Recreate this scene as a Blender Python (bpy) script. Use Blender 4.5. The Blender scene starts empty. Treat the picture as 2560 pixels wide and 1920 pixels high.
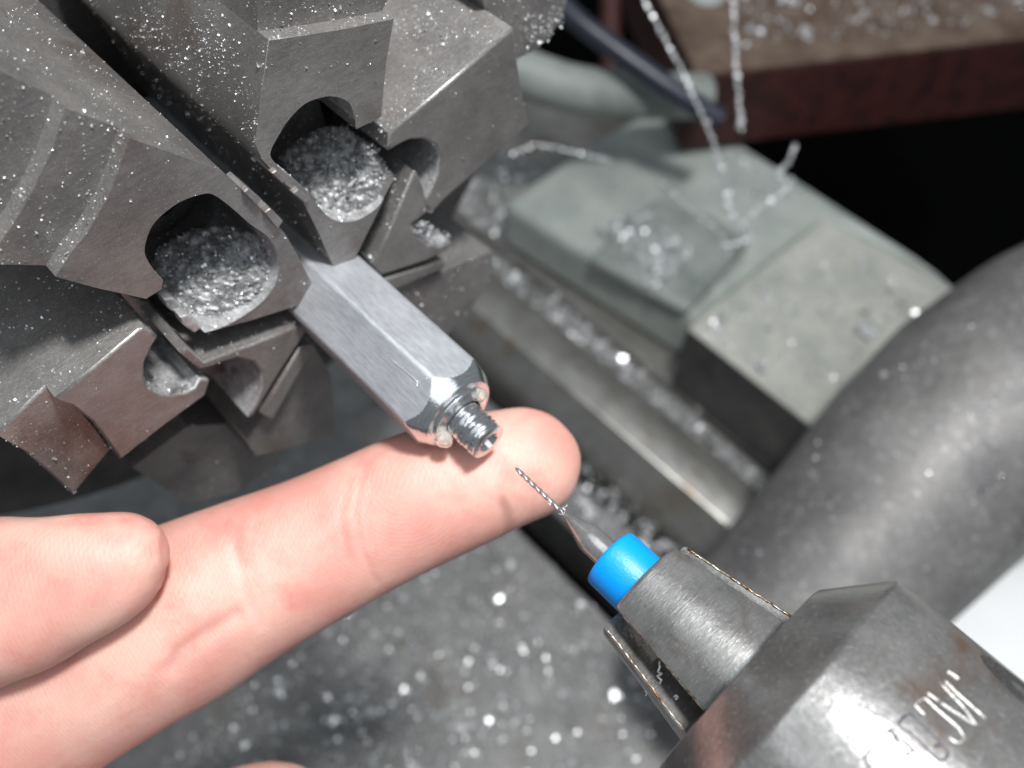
import bpy, bmesh, math, random
import numpy as np
from mathutils import Vector, Matrix

# ------------------------------------------------------------------ units: lengths below are centimetres
S = 0.01
rng = np.random.default_rng(7)
random.seed(7)
sc = bpy.context.scene
COL = sc.collection

# ------------------------------------------------------------------ camera (x = spindle axis, z = up, origin = drill tip)
W, H, F = 2560, 1920, 2200.0
PHI, PSI = math.radians(55.5563), math.radians(47.1551)
hz = np.array([-math.sin(PSI), math.cos(PSI), 0.0])
FWD = hz * math.cos(PHI) + np.array([0, 0, -math.sin(PHI)])
RIGHT = np.array([math.cos(PSI), math.sin(PSI), 0.0])
UP = np.cross(RIGHT, FWD)
CAM = np.array([3.6069, -3.3894, 8.9133])


def ray(px, py):
    return FWD + RIGHT * (px - W / 2) / F - UP * (py - H / 2) / F


def at(px, py, axis, val):
    r = ray(px, py)
    return CAM + r * ((val - CAM[axis]) / r[axis])


def atd(px, py, d):
    return CAM + ray(px, py) * d


def proj(P):
    d = np.asarray(P) - CAM
    z = d @ FWD
    return np.stack([W / 2 + F * (d @ RIGHT) / z, H / 2 - F * (d @ UP) / z], -1)


cd = bpy.data.cameras.new("camera")
cam = bpy.data.objects.new("camera", cd)
COL.objects.link(cam)
cam.matrix_world = Matrix((
    (RIGHT[0], UP[0], -FWD[0], CAM[0] * S),
    (RIGHT[1], UP[1], -FWD[1], CAM[1] * S),
    (RIGHT[2], UP[2], -FWD[2], CAM[2] * S),
    (0, 0, 0, 1)))
cd.sensor_width = 36
cd.lens = 36 * F / W
cd.clip_start = 0.005
cd.clip_end = 50
cd.dof.use_dof = True
cd.dof.focus_distance = 0.0905
APERTURE = 0.16 * S
cd.dof.aperture_fstop = (cd.lens * 0.001) / APERTURE
sc.camera = cam

# ------------------------------------------------------------------ light: a workshop LED lamp above, an added overhead fill, a dim room
world = bpy.data.worlds.new("World")
sc.world = world
world.use_nodes = True
bg = world.node_tree.nodes["Background"]
bg.inputs[0].default_value = (0.80, 0.90, 1.0, 1)
bg.inputs[1].default_value = 0.21


def area(name, loc, target, size, power, color=(1, 1, 1), shape='DISK', size_y=None):
    d = bpy.data.lights.new(name, 'AREA')
    d.shape = shape
    d.size = size * S
    if size_y:
        d.size_y = size_y * S
    d.energy = power
    d.color = color
    o = bpy.data.objects.new(name, d)
    COL.objects.link(o)
    o.location = Vector(loc) * S
    o.rotation_euler = (Vector(target) - Vector(loc)).to_track_quat('-Z', 'Y').to_euler()
    return o


area("work_lamp", (7.5, 4.2, 37), (-1, 1, -1), 5.5, 3.0, (1.0, 0.99, 0.97))
area("overhead_fill", (25, -10, 100), (0, 0, 0), 160, 9.5, (0.90, 0.96, 1.0))  # added unseen fill, evens the light and gives the metals something to reflect

vs = sc.view_settings
vs.view_transform = 'Standard'
vs.look = 'None'
vs.exposure = -0.22
vs.gamma = 1
sc.cycles.max_bounces = 6
sc.cycles.sample_clamp_indirect = 4
sc.cycles.sample_clamp_direct = 10
sc.cycles.use_denoising = True


# ------------------------------------------------------------------ helpers
def mesh_data(name, V, Fc, mats=(), smooth=None, midx=None):
    me = bpy.data.meshes.new(name)
    me.from_pydata([tuple(float(c) * S for c in v) for v in V], [], [tuple(int(i) for i in f) for f in Fc])
    for m in mats:
        me.materials.append(m)
    if midx is not None:
        me.polygons.foreach_set("material_index", np.asarray(midx, dtype=np.int32))
    me.update()
    if smooth is not None:
        me.polygons.foreach_set("use_smooth", [True] * len(me.polygons))
        if smooth < 179:
            me.set_sharp_from_angle(angle=math.radians(smooth))
    return me


def obj(name, V, Fc, mat, parent=None, smooth=None, midx=None):
    mats = mat if isinstance(mat, (list, tuple)) else (mat,)
    o = bpy.data.objects.new(name, mesh_data(name, V, Fc, mats, smooth, midx))
    COL.objects.link(o)
    if parent is not None:
        o.parent = parent
        o.matrix_parent_inverse = parent.matrix_world.inverted()
    return o


def tag(o, label, cat=None, group=None, kind=None):
    o["label"] = label
    if cat:
        o["category"] = cat
    if group:
        o["group"] = group
    if kind:
        o["kind"] = kind
    return o


def thing(name, label, cat, loc=(0, 0, 0), group=None):
    o = bpy.data.objects.new(name, None)
    o.empty_display_size = 0.01
    o.location = Vector([float(c) for c in loc]) * S
    COL.objects.link(o)
    bpy.context.view_layer.update()
    return tag(o, label, cat, group)


def bevel(o, w, seg=2, ang=35):
    m = o.modifiers.new("bevel", 'BEVEL')
    m.width = w * S
    m.segments = seg
    m.limit_method = 'ANGLE'
    m.angle_limit = math.radians(ang)
    m.harden_normals = False
    return o


class MB:
    def __init__(self):
        self.V = []
        self.F = []

    def add(self, V, Fc):
        n = len(self.V)
        self.V.extend([tuple(v) for v in V])
        self.F.extend([tuple(i + n for i in f) for f in Fc])

    def prism_x(self, poly, xf, xb):
        """poly: (y,z) outline; solid between x=xb (back) and x=xf (front)"""
        P = np.asarray(poly, float)
        a = 0.5 * np.sum(P[:, 0] * np.roll(P[:, 1], -1) - np.roll(P[:, 0], -1) * P[:, 1])
        if a < 0:
            P = P[::-1]
        n = len(P)
        V = [(xf, y, z) for y, z in P] + [(xb, y, z) for y, z in P]
        Fc = [tuple(range(n)), tuple(range(2 * n - 1, n - 1, -1))]
        for i in range(n):
            j = (i + 1) % n
            Fc.append((i, n + i, n + j, j))
        self.add(V, Fc)

    def prism(self, P, Q):
        """two matching 3-D outlines"""
        n = len(P)
        V = list(P) + list(Q)
        Fc = [tuple(range(n)), tuple(range(2 * n - 1, n - 1, -1))]
        for i in range(n):
            j = (i + 1) % n
            Fc.append((i, n + i, n + j, j))
        self.add(V, Fc)

    def tube(self, pts, rad, n=8, cap=True):
        pts = np.asarray(pts, float)
        m = len(pts)
        rad = np.broadcast_to(np.asarray(rad, float), (m,))
        T = np.gradient(pts, axis=0)
        T /= np.linalg.norm(T, axis=1)[:, None] + 1e-12
        ref = np.array([0, 0, 1.0]) if abs(T[0][2]) < .9 else np.array([1.0, 0, 0])
        V = []
        u = np.cross(T[0], ref)
        u /= np.linalg.norm(u)
        for i in range(m):
            u = u - (u @ T[i]) * T[i]
            u /= np.linalg.norm(u) + 1e-12
            v = np.cross(T[i], u)
            for k in range(n):
                a = 2 * math.pi * k / n
                V.append(pts[i] + rad[i] * (math.cos(a) * u + math.sin(a) * v))
        Fc = []
        for i in range(m - 1):
            for k in range(n):
                k2 = (k + 1) % n
                Fc.append((i * n + k, i * n + k2, (i + 1) * n + k2, (i + 1) * n + k))
        if cap:
            Fc.append(tuple(range(n - 1, -1, -1)))
            Fc.append(tuple((m - 1) * n + k for k in range(n)))
        self.add(V, Fc)

    def obj(self, name, mat, parent=None, smooth=None):
        return obj(name, self.V, self.F, mat, parent, smooth)


def revolve(prof, n=96, phi=None, rfun=None):
    """profile [(x, r)] about the x axis"""
    V, Fc = [], []
    for x, r in prof:
        for k in range(n):
            a = 2 * math.pi * k / n
            rr = rfun(x, r, a) if rfun else r
            V.append((x, rr * math.cos(a), rr * math.sin(a)))
    for i in range(len(prof) - 1):
        for k in range(n):
            k2 = (k + 1) % n
            Fc.append((i * n + k, (i + 1) * n + k, (i + 1) * n + k2, i * n + k2))
    return V, Fc


def yz(pxs, x):
    return [tuple(at(a, b, 0, x)[1:]) for a, b in pxs]


# ------------------------------------------------------------------ materials
def newmat(name):
    m = bpy.data.materials.new(name)
    m.use_nodes = True
    nt = m.node_tree
    b = nt.nodes["Principled BSDF"]
    return m, nt, b


def nodes_coord(nt, scale=(1, 1, 1), rot=(0, 0, 0)):
    tc = nt.nodes.new("ShaderNodeTexCoord")
    mp = nt.nodes.new("ShaderNodeMapping")
    mp.inputs["Scale"].default_value = tuple(100 * s for s in scale)   # texture space in centimetres
    mp.inputs["Rotation"].default_value = rot
    nt.links.new(tc.outputs["Object"], mp.inputs["Vector"])
    return mp.outputs[0]


def noise(nt, vec, scale, detail=4, rough=.55, dist=0):
    n = nt.nodes.new("ShaderNodeTexNoise")
    n.inputs["Scale"].default_value = scale
    n.inputs["Detail"].default_value = detail
    n.inputs["Roughness"].default_value = rough
    n.inputs["Distortion"].default_value = dist
    nt.links.new(vec, n.inputs["Vector"])
    return n.outputs["Fac"]


def ramp(nt, fac, stops):
    r = nt.nodes.new("ShaderNodeValToRGB")
    el = r.color_ramp.elements
    while len(el) < len(stops):
        el.new(.5)
    for e, (p, c) in zip(el, stops):
        e.position = p
        e.color = (c, c, c, 1) if isinstance(c, (int, float)) else (*c, 1)
    nt.links.new(fac, r.inputs[0])
    return r.outputs[0]


def mix(nt, fac, a, b, mode='MIX'):
    m = nt.nodes.new("ShaderNodeMix")
    m.data_type = 'RGBA'
    m.blend_type = mode
    for k, v in ((0, fac), (6, a), (7, b)):
        if hasattr(v, "links") or hasattr(v, "is_linked"):
            nt.links.new(v, m.inputs[k])
        elif k == 0:
            m.inputs[0].default_value = v
        else:
            m.inputs[k].default_value = (*v, 1)
    return m.outputs[2]


def bump(nt, height, strength, dist, prev=None):
    b = nt.nodes.new("ShaderNodeBump")
    b.inputs["Strength"].default_value = strength
    b.inputs["Distance"].default_value = dist * S
    nt.links.new(height, b.inputs["Height"])
    if prev is not None:
        nt.links.new(prev, b.inputs["Normal"])
    return b.outputs[0]


def metal(name, dark, light, rough=(.3, .5), metallic=.9, nscale=1.2, streak=(1, 1, 1), sscale=30, sbump=.15,
          stain_reflex=None, stain_reflex_scale=.8, stain_reflex_amt=(.55, .75), grit=0.0, grit_scale=45):
    m, nt, b = newmat(name)
    v = nodes_coord(nt)
    vs_ = nodes_coord(nt, streak)
    n1 = noise(nt, v, nscale, 6, .6)
    col = mix(nt, ramp(nt, n1, [(.3, 0.0), (.7, 1.0)]), dark, light)
    st = noise(nt, vs_, sscale, 5, .65)
    col = mix(nt, .35, col, ramp(nt, st, [(.35, .35), (.65, 1.0)]), 'MULTIPLY')
    if stain_reflex:
        n2 = noise(nt, v, stain_reflex_scale, 7, .65, .4)
        col = mix(nt, ramp(nt, n2, [(stain_reflex_amt[0], 0.0), (stain_reflex_amt[1], 1.0)]), col, stain_reflex)
    if grit:
        n3 = noise(nt, v, grit_scale, 2, .5)
        col = mix(nt, ramp(nt, n3, [(.62, 0.0), (.7, grit)]), col, (.75, .76, .78))
    nt.links.new(col, b.inputs["Base Color"])
    b.inputs["Metallic"].default_value = metallic
    nt.links.new(ramp(nt, st, [(.25, rough[0]), (.75, rough[1])]), b.inputs["Roughness"])
    h = bump(nt, st, sbump, .01)
    h = bump(nt, noise(nt, v, 14, 5, .6), .12, .02, h)
    nt.links.new(h, b.inputs["Normal"])
    return m


M_JAW = metal("jaw_steel", (.18, .17, .165), (.33, .315, .305), (.28, .5), .5, 1.0, (1, .3, 1), 30, .4,
              stain_reflex=(.12, .07, .045), stain_reflex_scale=.7, stain_reflex_amt=(.56, .78), grit=.35, grit_scale=60)  # brown patches put the hand's reflection into the steel colour
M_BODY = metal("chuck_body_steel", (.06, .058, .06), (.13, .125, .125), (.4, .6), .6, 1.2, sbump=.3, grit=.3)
M_ALU = metal("satin_aluminium", (.52, .54, .58), (.68, .70, .74), (.34, .50), .62, 1.6, (.12, 1, 1), 42, .18)
M_ALUP = metal("turned_aluminium", (.74, .75, .77), (.88, .89, .90), (.08, .18), .95, 2, (6, .4, .4), 14, .10)
M_CARB = metal("carbide_steel", (.44, .43, .43), (.60, .59, .59), (.12, .22), .78, 3, (6, .5, .5), 20, .10)
M_CHUCK = metal("ground_chuck_steel", (.33, .325, .315), (.54, .53, .515), (.17, .30), .8, 2.2, (3.5, .5, .5), 22, .22,
                stain_reflex=(.20, .12, .07), stain_reflex_scale=1.1, stain_reflex_amt=(.60, .80), grit=.3, grit_scale=30)
M_SLEEVE = metal("worn_sleeve_steel", (.24, .235, .23), (.42, .41, .40), (.13, .24), .72, 1.6, (.8, 1, 1), 26, .14,
                 stain_reflex=(.22, .11, .05), stain_reflex_scale=.75, stain_reflex_amt=(.58, .76), grit=.25, grit_scale=22)
M_RAIL = metal("ground_bed_steel", (.34, .33, .31), (.50, .49, .46), (.28, .45), .8, .8, (.1, 1, 1), 12, .15,
               stain_reflex=(.28, .20, .12), stain_reflex_scale=.5)
M_CAST = metal("grey_cast_iron", (.15, .15, .15), (.27, .267, .262), (.45, .7), .35, .9, sscale=9, sbump=.4,
               stain_reflex=(.10, .08, .06), stain_reflex_scale=.5, grit=.3, grit_scale=14)
M_CAST2 = metal("dusty_cast_iron", (.15, .145, .14), (.27, .263, .258), (.45, .7), .3, .45, (.6, 1, 1), 5, .35,
                stain_reflex=(.11, .105, .11), stain_reflex_scale=.35, stain_reflex_amt=(.48, .7), grit=.3, grit_scale=8)
M_CHIP = metal("bright_chip_aluminium", (.84, .85, .87), (.93, .94, .95), (.20, .36), .6, 9, sbump=.1)
M_DUST = metal("chip_dust", (.17, .172, .175), (.36, .364, .37), (.35, .55), .5, 9, sbump=.5, grit=.6, grit_scale=60)
M_BRASSY = metal("worn_bright_edge", (.45, .40, .32), (.70, .66, .58), (.25, .4), 1.0, 12, sbump=.4,
                 stain_reflex=(.20, .09, .03), stain_reflex_scale=5, stain_reflex_amt=(.48, .58))


def plain(name, c1, c2, rough=.5, scale=1.0, bmp=.1, bscale=20, metallic=0.0, spec=.5, stops=(.35, .65)):
    m, nt, b = newmat(name)
    v = nodes_coord(nt)
    nt.links.new(mix(nt, ramp(nt, noise(nt, v, scale, 6, .6), [(stops[0], 0.0), (stops[1], 1.0)]), c1, c2), b.inputs["Base Color"])
    b.inputs["Roughness"].default_value = rough
    b.inputs["Metallic"].default_value = metallic
    b.inputs["Specular IOR Level"].default_value = spec
    nt.links.new(bump(nt, noise(nt, v, bscale, 4), bmp, .02), b.inputs["Normal"])
    return m


M_BLUE = plain("blue_plastic", (.0, .28, .83), (.015, .20, .58), .36, 7, .25, 45, stops=(.60, .80))
M_PAINT = plain("grey_green_paint", (.28, .29, .265), (.40, .40, .365), .5, .9, .2, 12)
M_PAINT2 = plain("grey_green_casting_paint", (.27, .30, .285), (.36, .385, .36), .5, .7, .2, 12)
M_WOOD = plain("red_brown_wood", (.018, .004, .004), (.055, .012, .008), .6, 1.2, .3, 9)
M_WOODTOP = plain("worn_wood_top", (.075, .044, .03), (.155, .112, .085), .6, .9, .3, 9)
M_BLUEROD = plain("blue_grey_cable", (.012, .014, .026), (.025, .028, .045), .4, 1, .1)
M_WHITE = plain("white_plastic", (.78, .79, .80), (.84, .85, .86), .45, .4, .1, 5)
M_BLACK = plain("void_black_floor", (.001, .001, .001), (.002, .002, .002), .95, .5, .1, spec=.05)

# oil / clear
M_OIL, nt, b = newmat("clear_oil")
b.inputs["Base Color"].default_value = (.92, .86, .78, 1)
b.inputs["Transmission Weight"].default_value = .75
b.inputs["Roughness"].default_value = .06
b.inputs["IOR"].default_value = 1.4


# skin
M_SKIN, nt, b = newmat("skin")
v = nodes_coord(nt)
n1 = noise(nt, v, .75, 4, .5)
n2 = noise(nt, v, 1.7, 5, .6)
col = mix(nt, ramp(nt, n1, [(.36, 0.0), (.64, 1.0)]), (.59, .285, .24), (.68, .415, .35))
col = mix(nt, ramp(nt, n2, [(.5, 0.0), (.75, .55)]), col, (.56, .185, .155))
nt.links.new(col, b.inputs["Base Color"])
b.inputs["Roughness"].default_value = .46
b.inputs["Specular IOR Level"].default_value = .42
b.inputs["Subsurface Weight"].default_value = .6
b.inputs["Subsurface Radius"].default_value = (1.0, .28, .16)
b.inputs["Subsurface Scale"].default_value = .0035
# friction ridges: rings round the pad, fine cross lines elsewhere
tc = nt.nodes.new("ShaderNodeTexCoord")
mp = nt.nodes.new("ShaderNodeMapping")
WH = atd(1010, 1215, 10.9)
mp.inputs["Location"].default_value = tuple(-WH)
mp.inputs["Scale"].default_value = (100, 100, 100)
nt.links.new(tc.outputs["Object"], mp.inputs["Vector"])
wv = nt.nodes.new("ShaderNodeTexWave")
wv.wave_type = 'RINGS'
wv.rings_direction = 'SPHERICAL'
wv.inputs["Scale"].default_value = 6.6
wv.inputs["Distortion"].default_value = 3.5
wv.inputs["Detail"].default_value = 1.0
wv.inputs["Detail Scale"].default_value = .5
nt.links.new(mp.outputs[0], wv.inputs["Vector"])
h = bump(nt, wv.outputs["Fac"], .13, .010)
mp2 = nt.nodes.new("ShaderNodeMapping")
mp2.inputs["Scale"].default_value = (100, 100, 100)
mp2.inputs["Rotation"].default_value = (.5, -.4, .35)
nt.links.new(tc.outputs["Object"], mp2.inputs["Vector"])
w2 = nt.nodes.new("ShaderNodeTexWave")
w2.bands_direction = 'DIAGONAL'
w2.inputs["Scale"].default_value = 5.2
w2.inputs["Distortion"].default_value = 6
w2.inputs["Detail"].default_value = 2.0
w2.inputs["Detail Scale"].default_value = .6
nt.links.new(mp2.outputs[0], w2.inputs["Vector"])
h = bump(nt, w2.outputs["Fac"], .15, .010, h)
h = bump(nt, noise(nt, v, 22, 5, .65), .4, .018, h)
h = bump(nt, noise(nt, nodes_coord(nt, (5, 1.2, 1.2), (0, 0, .5)), 9, 4, .65), .32, .016, h)
nt.links.new(h, b.inputs["Normal"])

# ================================================================== SETTING (floor well below the machine, void's darkness put into its colour)
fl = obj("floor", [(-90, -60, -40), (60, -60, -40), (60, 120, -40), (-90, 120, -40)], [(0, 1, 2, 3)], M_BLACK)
tag(fl, "floor far below the lathe, coloured black as an unlit void", kind="structure")

# ================================================================== SIX-JAW CHUCK
X0 = -3.45
XB = -8.2
chuck = thing("lathe_chuck", "dark steel six-jaw lathe chuck gripping the aluminium bar, dusted with chips", "lathe chuck", (XB, 0, 0))
V, Fc = revolve([(XB - 4, 0.0), (XB - 4, 8.3), (XB - .2, 8.3), (XB, 8.1), (XB, 0.0)], 96)
obj("chuck_body", V, Fc, M_BODY, chuck, 30)

CHIPSRC = {}
M_HOLE = metal("dusty_bore", (.30, .30, .305), (.58, .58, .59), (.35, .6), .45, 6, sscale=24, sbump=.6, stain_reflex=(.10, .09, .085), stain_reflex_scale=2.5, grit=.7, grit_scale=34)


def jaw(key, tiers, teeth=(), bev=.022, hole=None):
    mb = MB()
    for poly, xf, xb in tiers:
        mb.prism_x(poly, xf, xb)
    # faces of the bored hole are coated with packed chip dust
    mi = [0] * len(mb.F)
    if hole:
        hp = np.array(yz(hole, X0))
        for fi, f in enumerate(mb.F):
            if len(f) == 4:
                vv = np.array([mb.V[i] for i in f])
                ok = np.ptp(vv[:, 0]) > .1 and vv[:, 0].max() > X0 - .05
                if ok and max(np.min(np.linalg.norm(hp - v[1:], axis=1)) for v in vv) < .02:
                    mi[fi] = 1
    o = obj("jaw", mb.V, mb.F, (M_JAW, M_HOLE), chuck, 32, mi)
    # only the visible front edges are broken, the flanks run through
    fronts = {round(xf * S, 6) for i_, (_, xf, xb_) in enumerate(tiers) if xf > X0 - .7}
    att = o.data.attributes.new("bevel_weight_edge", 'FLOAT', 'EDGE')
    vx = [round(v_.co.x, 6) for v_ in o.data.vertices]
    att.data.foreach_set("value", [1.0 if (vx[e.vertices[0]] == vx[e.vertices[1]] and vx[e.vertices[0]] in fronts) else 0.0 for e in o.data.edges])
    bevel(o, bev, 2, 40).modifiers["bevel"].limit_method = 'WEIGHT'
    CHIPSRC[key] = (np.array(mb.V), mb.F)
    for (a, b_, xf, d) in teeth:
        t = MB()
        t.prism_x(yz(a, xf), xf + b_, xf - d)
        bevel(t.obj("tooth", M_JAW, o), .012, 1)
    return o


def smooth_lip(pts, i, j, n=3):
    """round off pts[i:j] with a spline"""
    P = np.array(pts[i:j], float)
    out = []
    for k in range(len(P) - 1):
        p0, p1, p2, p3 = P[max(k - 1, 0)], P[k], P[k + 1], P[min(k + 2, len(P) - 1)]
        for q in range(n):
            u = q / n
            out.append(tuple(.5 * ((2 * p1) + (-p0 + p2) * u + (2 * p0 - 5 * p1 + 4 * p2 - p3) * u**2 + (-p0 + 3 * p1 - 3 * p2 + p3) * u**3)))
    out.append(tuple(P[-1]))
    return list(pts[:i]) + out + list(pts[j:]), out


# --- jaw A (upper)
A1 = [(835, 668), (800, 590), (758, 505), (742, 488), (726, 470), (714, 462), (706, 448), (690, 432), (674, 420), (655, 398), (637, 358),
      (672, 100), (755, 89), (872, 70), (985, 47), (965, 160), (953, 293), (891, 323),
      (888, 300), (878, 264), (859, 248), (826, 241), (797, 246), (761, 261), (722, 300), (699, 336), (677, 378), (682, 401),
      (706, 425), (738, 450), (765, 475), (790, 507), (823, 543), (860, 555), (900, 547), (940, 520), (968, 488), (986, 448), (888, 645)]
A1, A1h = smooth_lip(A1, 18, 38)
A1base = [(835, 668), (758, 505), (706, 448), (655, 398), (637, 358), (672, 100), (985, 47), (965, 160), (953, 293), (986, 448), (888, 645)]
lipA = yz([(672, 100), (755, 89), (872, 70), (985, 47)], X0)
A2 = lipA + yz([(1000, -60), (1010, -200), (640, -200), (640, -60)], X0 - .2)
A3 = yz([(1010, -200), (640, -200), (600, -420), (1040, -420)], X0 - .2)
jaw("A", [(yz(A1, X0), X0, X0 - 1.45), (yz(A1base, X0), X0 - 1.45, XB), (A2, X0 - .2, XB), (A3, X0 - .6, XB)],
    hole=A1h, teeth=[([(670, 426), (683, 416), (709, 440), (698, 452)], .07, X0, .3), ([(723, 476), (737, 464), (768, 488), (756, 502)], .07, X0, .3)])

# --- jaw B (left)
B1 = [(781, 711), (750, 762), (630, 800), (512, 832),
      (550, 820), (600, 795), (655, 755), (688, 710), (698, 670), (692, 629), (668, 590), (625, 560), (580, 520), (532, 486), (500, 487),
      (450, 505), (400, 542), (375, 575), (362, 618), (366, 645), (390, 682), (408, 700), (404, 723), (365, 747),
      (246, 721), (139, 692), (175, 635), (218, 583), (268, 498), (295, 428), (323, 345), (440, 386), (556, 428), (570, 442),
      (601, 474), (640, 508), (652, 524), (692, 560), (715, 588), (750, 650)]
B1, B1h = smooth_lip(B1, 3, 22)
B1base = [(781, 711), (750, 762), (512, 832), (365, 747), (246, 721), (139, 692), (175, 635), (218, 583), (268, 498), (295, 428), (323, 345),
          (556, 428), (601, 474), (692, 560), (715, 588)]
lipB = yz([(139, 692), (175, 635), (218, 583), (268, 498), (295, 428), (323, 345)], X0)
lipB2 = yz([(163, 270), (128, 380), (85, 470), (40, 550), (-10, 622), (-55, 660)], X0 - .2)
B2 = lipB + lipB2
B3 = lipB2[::-1] + yz([(-80, 100), (-150, 300), (-300, 560)], X0 - .42)[0:0] + yz([(-40, 150), (-130, 330), (-260, 560)], X0 - .42)[::1]
B3 = lipB2 + yz([(-300, 620), (-200, 380), (-60, 150)], X0 - .42)
jaw("B", [(yz(B1, X0), X0, X0 - 1.45), (yz(B1base, X0), X0 - 1.45, XB), (B2, X0 - .2, XB), (B3, X0 - .42, XB)],
    hole=B1h, teeth=[([(600, 472), (612, 462), (646, 490), (634, 508)], .07, X0, .3), ([(652, 524), (668, 512), (700, 545), (686, 566)], .07, X0, .3)])

# broken thread teeth where B's bore runs out through its lower flank
JB = [o for o in chuck.children if o.name.startswith("jaw")][-1]
for xa, xb_ in ((-.10, -.28), (-.45, -.66), (-.82, -1.0)):
    t = MB()
    t.prism_x(yz([(520, 830), (485, 800), (462, 806), (470, 826), (498, 846)], X0), X0 + xa, X0 + xb_)
    bevel(t.obj("tooth", M_HOLE, JB), .02, 2)
# socket screws at the bottom of the two big bores
for jo, hl in (([o for o in chuck.children if o.name.startswith("jaw")][-2], A1h), (JB, B1h)):
    cy, cz = np.mean(yz(hl, X0), axis=0)
    V, Fc = revolve([(X0 - 1.6, .50), (X0 - 1.22, .50), (X0 - 1.18, .47), (X0 - 1.18, .24), (X0 - 1.40, .22), (X0 - 1.41, 0.0)], 48)
    V = [(x, y + cy, z + cz) for x, y, z in V]
    obj("socket_screw", V, Fc, M_BODY, jo, 30)

# --- jaw C (lower left): cut by two small holes either side of a split
C1 = [(346, 826), (365, 819), (396, 842), (380, 868), (363, 905), (361, 940), (372, 973), (400, 986), (430, 989), (465, 983), (488, 971), (500, 948),
      (525, 952), (514, 989), (410, 1065), (301, 1151), (270, 1105), (230, 1055), (180, 1015), (139, 997), (240, 915)]
C1b = [(768, 828), (757, 812), (640, 858), (512, 906), (470, 868), (452, 885), (500, 925), (529, 918), (553, 907), (594, 895), (635, 905), (656, 932), (656, 969), (640, 1010), (622, 1046), (634, 1040), (700, 930)]
Cbase = [(768, 828), (757, 812), (512, 906), (470, 868), (396, 842), (346, 826), (139, 997), (180, 1015), (230, 1055), (270, 1105), (301, 1151), (514, 989), (622, 1046), (700, 930)]
lipC = yz([(139, 997), (180, 1015), (230, 1055), (270, 1105), (301, 1151)], X0)
C2 = lipC + yz([(182, 1240), (123, 1182), (61, 1129), (-10, 1088)], X0 - .22)
jaw("C", [(yz(C1, X0), X0, X0 - .9), (yz(C1b, X0), X0, X0 - .9), (yz(Cbase, X0), X0 - .9, XB), (C2, X0 - .22, XB)], bev=.03, hole=C1[2:13] + C1b[7:15])

# --- jaw F (upper right)
F1 = [(973, 334), (1130, 202), (1284, 70), (1290, 130), (1304, 218), (1327, 307), (1215, 408), (1109, 501), (1078, 536), (1062, 505), (1082, 466), (1094, 439),
      (1099, 395), (1090, 364), (1059, 348), (1024, 350), (993, 365), (972, 378)]
F1b = [(936, 664), (950, 690), (1067, 652), (1120, 625), (1128, 606), (1100, 618), (1068, 612), (1040, 590), (1030, 560), (1055, 540), (1072, 530), (1060, 470), (1047, 438), (1036, 430), (985, 550)]
Fbase = [(936, 664), (950, 690), (1067, 652), (1120, 625), (1078, 536), (1109, 501), (1327, 307), (1304, 218), (1284, 70), (973, 334), (972, 378), (1036, 430)]
lipF = yz([(1284, 70), (1290, 130), (1304, 218), (1327, 307)], X0)
F2 = yz([(1284, 70), (1290, 130), (1304, 218)], X0) + yz([(1338, 128), (1375, 92), (1408, 40), (1440, -60), (1240, -160), (1200, -20)], X0 - .5)
jaw("F", [(yz(F1, X0), X0, X0 - .9), (yz(F1b, X0), X0, X0 - .9), (yz(Fbase, X0), X0 - .9, XB), (F2, X0 - .5, XB)], bev=.03, hole=F1[8:18] + F1b[4:11])

# --- jaw E (right, behind the bar) and D (below the bar)
E1 = [(930, 728), (958, 702), (1112, 655), (1118, 672), (985, 730)]
E2 = [(985, 735), (1118, 690), (1180, 660), (1245, 640), (1250, 690), (1200, 770), (1130, 850), (1060, 850)]
Ebase = [(940, 740), (1000, 735), (1240, 660), (1240, 700), (1195, 770), (1130, 850), (1040, 830)]
jaw("E", [(yz(E1, X0), X0 - .02, X0 - .8), (yz(E2, X0), X0 - .12, XB)], bev=.03)
D1 = [(790, 862), (752, 874), (655, 1036), (682, 1056), (776, 893)]
D2 = [(797, 868), (779, 897), (686, 1060), (640, 1130), (655, 1165), (720, 1150), (860, 1110), (850, 960)]
D3 = [(560, 1060), (655, 1040), (700, 1160), (590, 1230), (470, 1260), (330, 1168), (470, 1066)]
jaw("D", [(yz(D1, X0), X0 - .02, X0 - .8), (yz(D2, X0), X0 - .2, XB), (yz(D3, X0 - .9), X0 - .9, XB)], bev=.03)

# ================================================================== HEX BAR WITH TURNED, THREADED NOSE
ROT = math.radians(102.5)
AP = .655 * math.cos(math.pi / 6)
XC = -1.25


def hexr(a):
    d = ((a - ROT + math.pi / 6) % (math.pi / 3)) - math.pi / 6
    # corner at ROT
    d2 = ((a - ROT) % (math.pi / 3)) - math.pi / 6
    return min(AP / math.cos(d2), .641)


bar = thing("hex_bar", "hexagonal satin aluminium bar with a turned threaded nose, held in the chuck jaws", "metal bar", (X0, 0, 0))
NP = 240
xs = list(np.linspace(-8, -1.8, 8)) + list(np.linspace(-1.75, -1.0, 76))


def cone(x):
    return .655 if x < XC else .655 - (x - XC) * .62


Vb, Fb, Mi = [], [], []
for x in xs:
    for k in range(NP):
        a = 2 * math.pi * k / NP
        r = min(hexr(a), cone(x))
        Vb.append((x, r * math.cos(a), r * math.sin(a)))
for i in range(len(xs) - 1):
    for k in range(NP):
        k2 = (k + 1) % NP
        xm = (xs[i] + xs[i + 1]) / 2
        a = 2 * math.pi * (k + .5) / NP
        Fb.append((i * NP + k, (i + 1) * NP + k, (i + 1) * NP + k2, i * NP + k2))
        Mi.append(1 if cone(xm) < hexr(a) else 0)
obj("bar", Vb, Fb, (M_ALU, M_ALUP), bar, 30.9, Mi)
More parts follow.
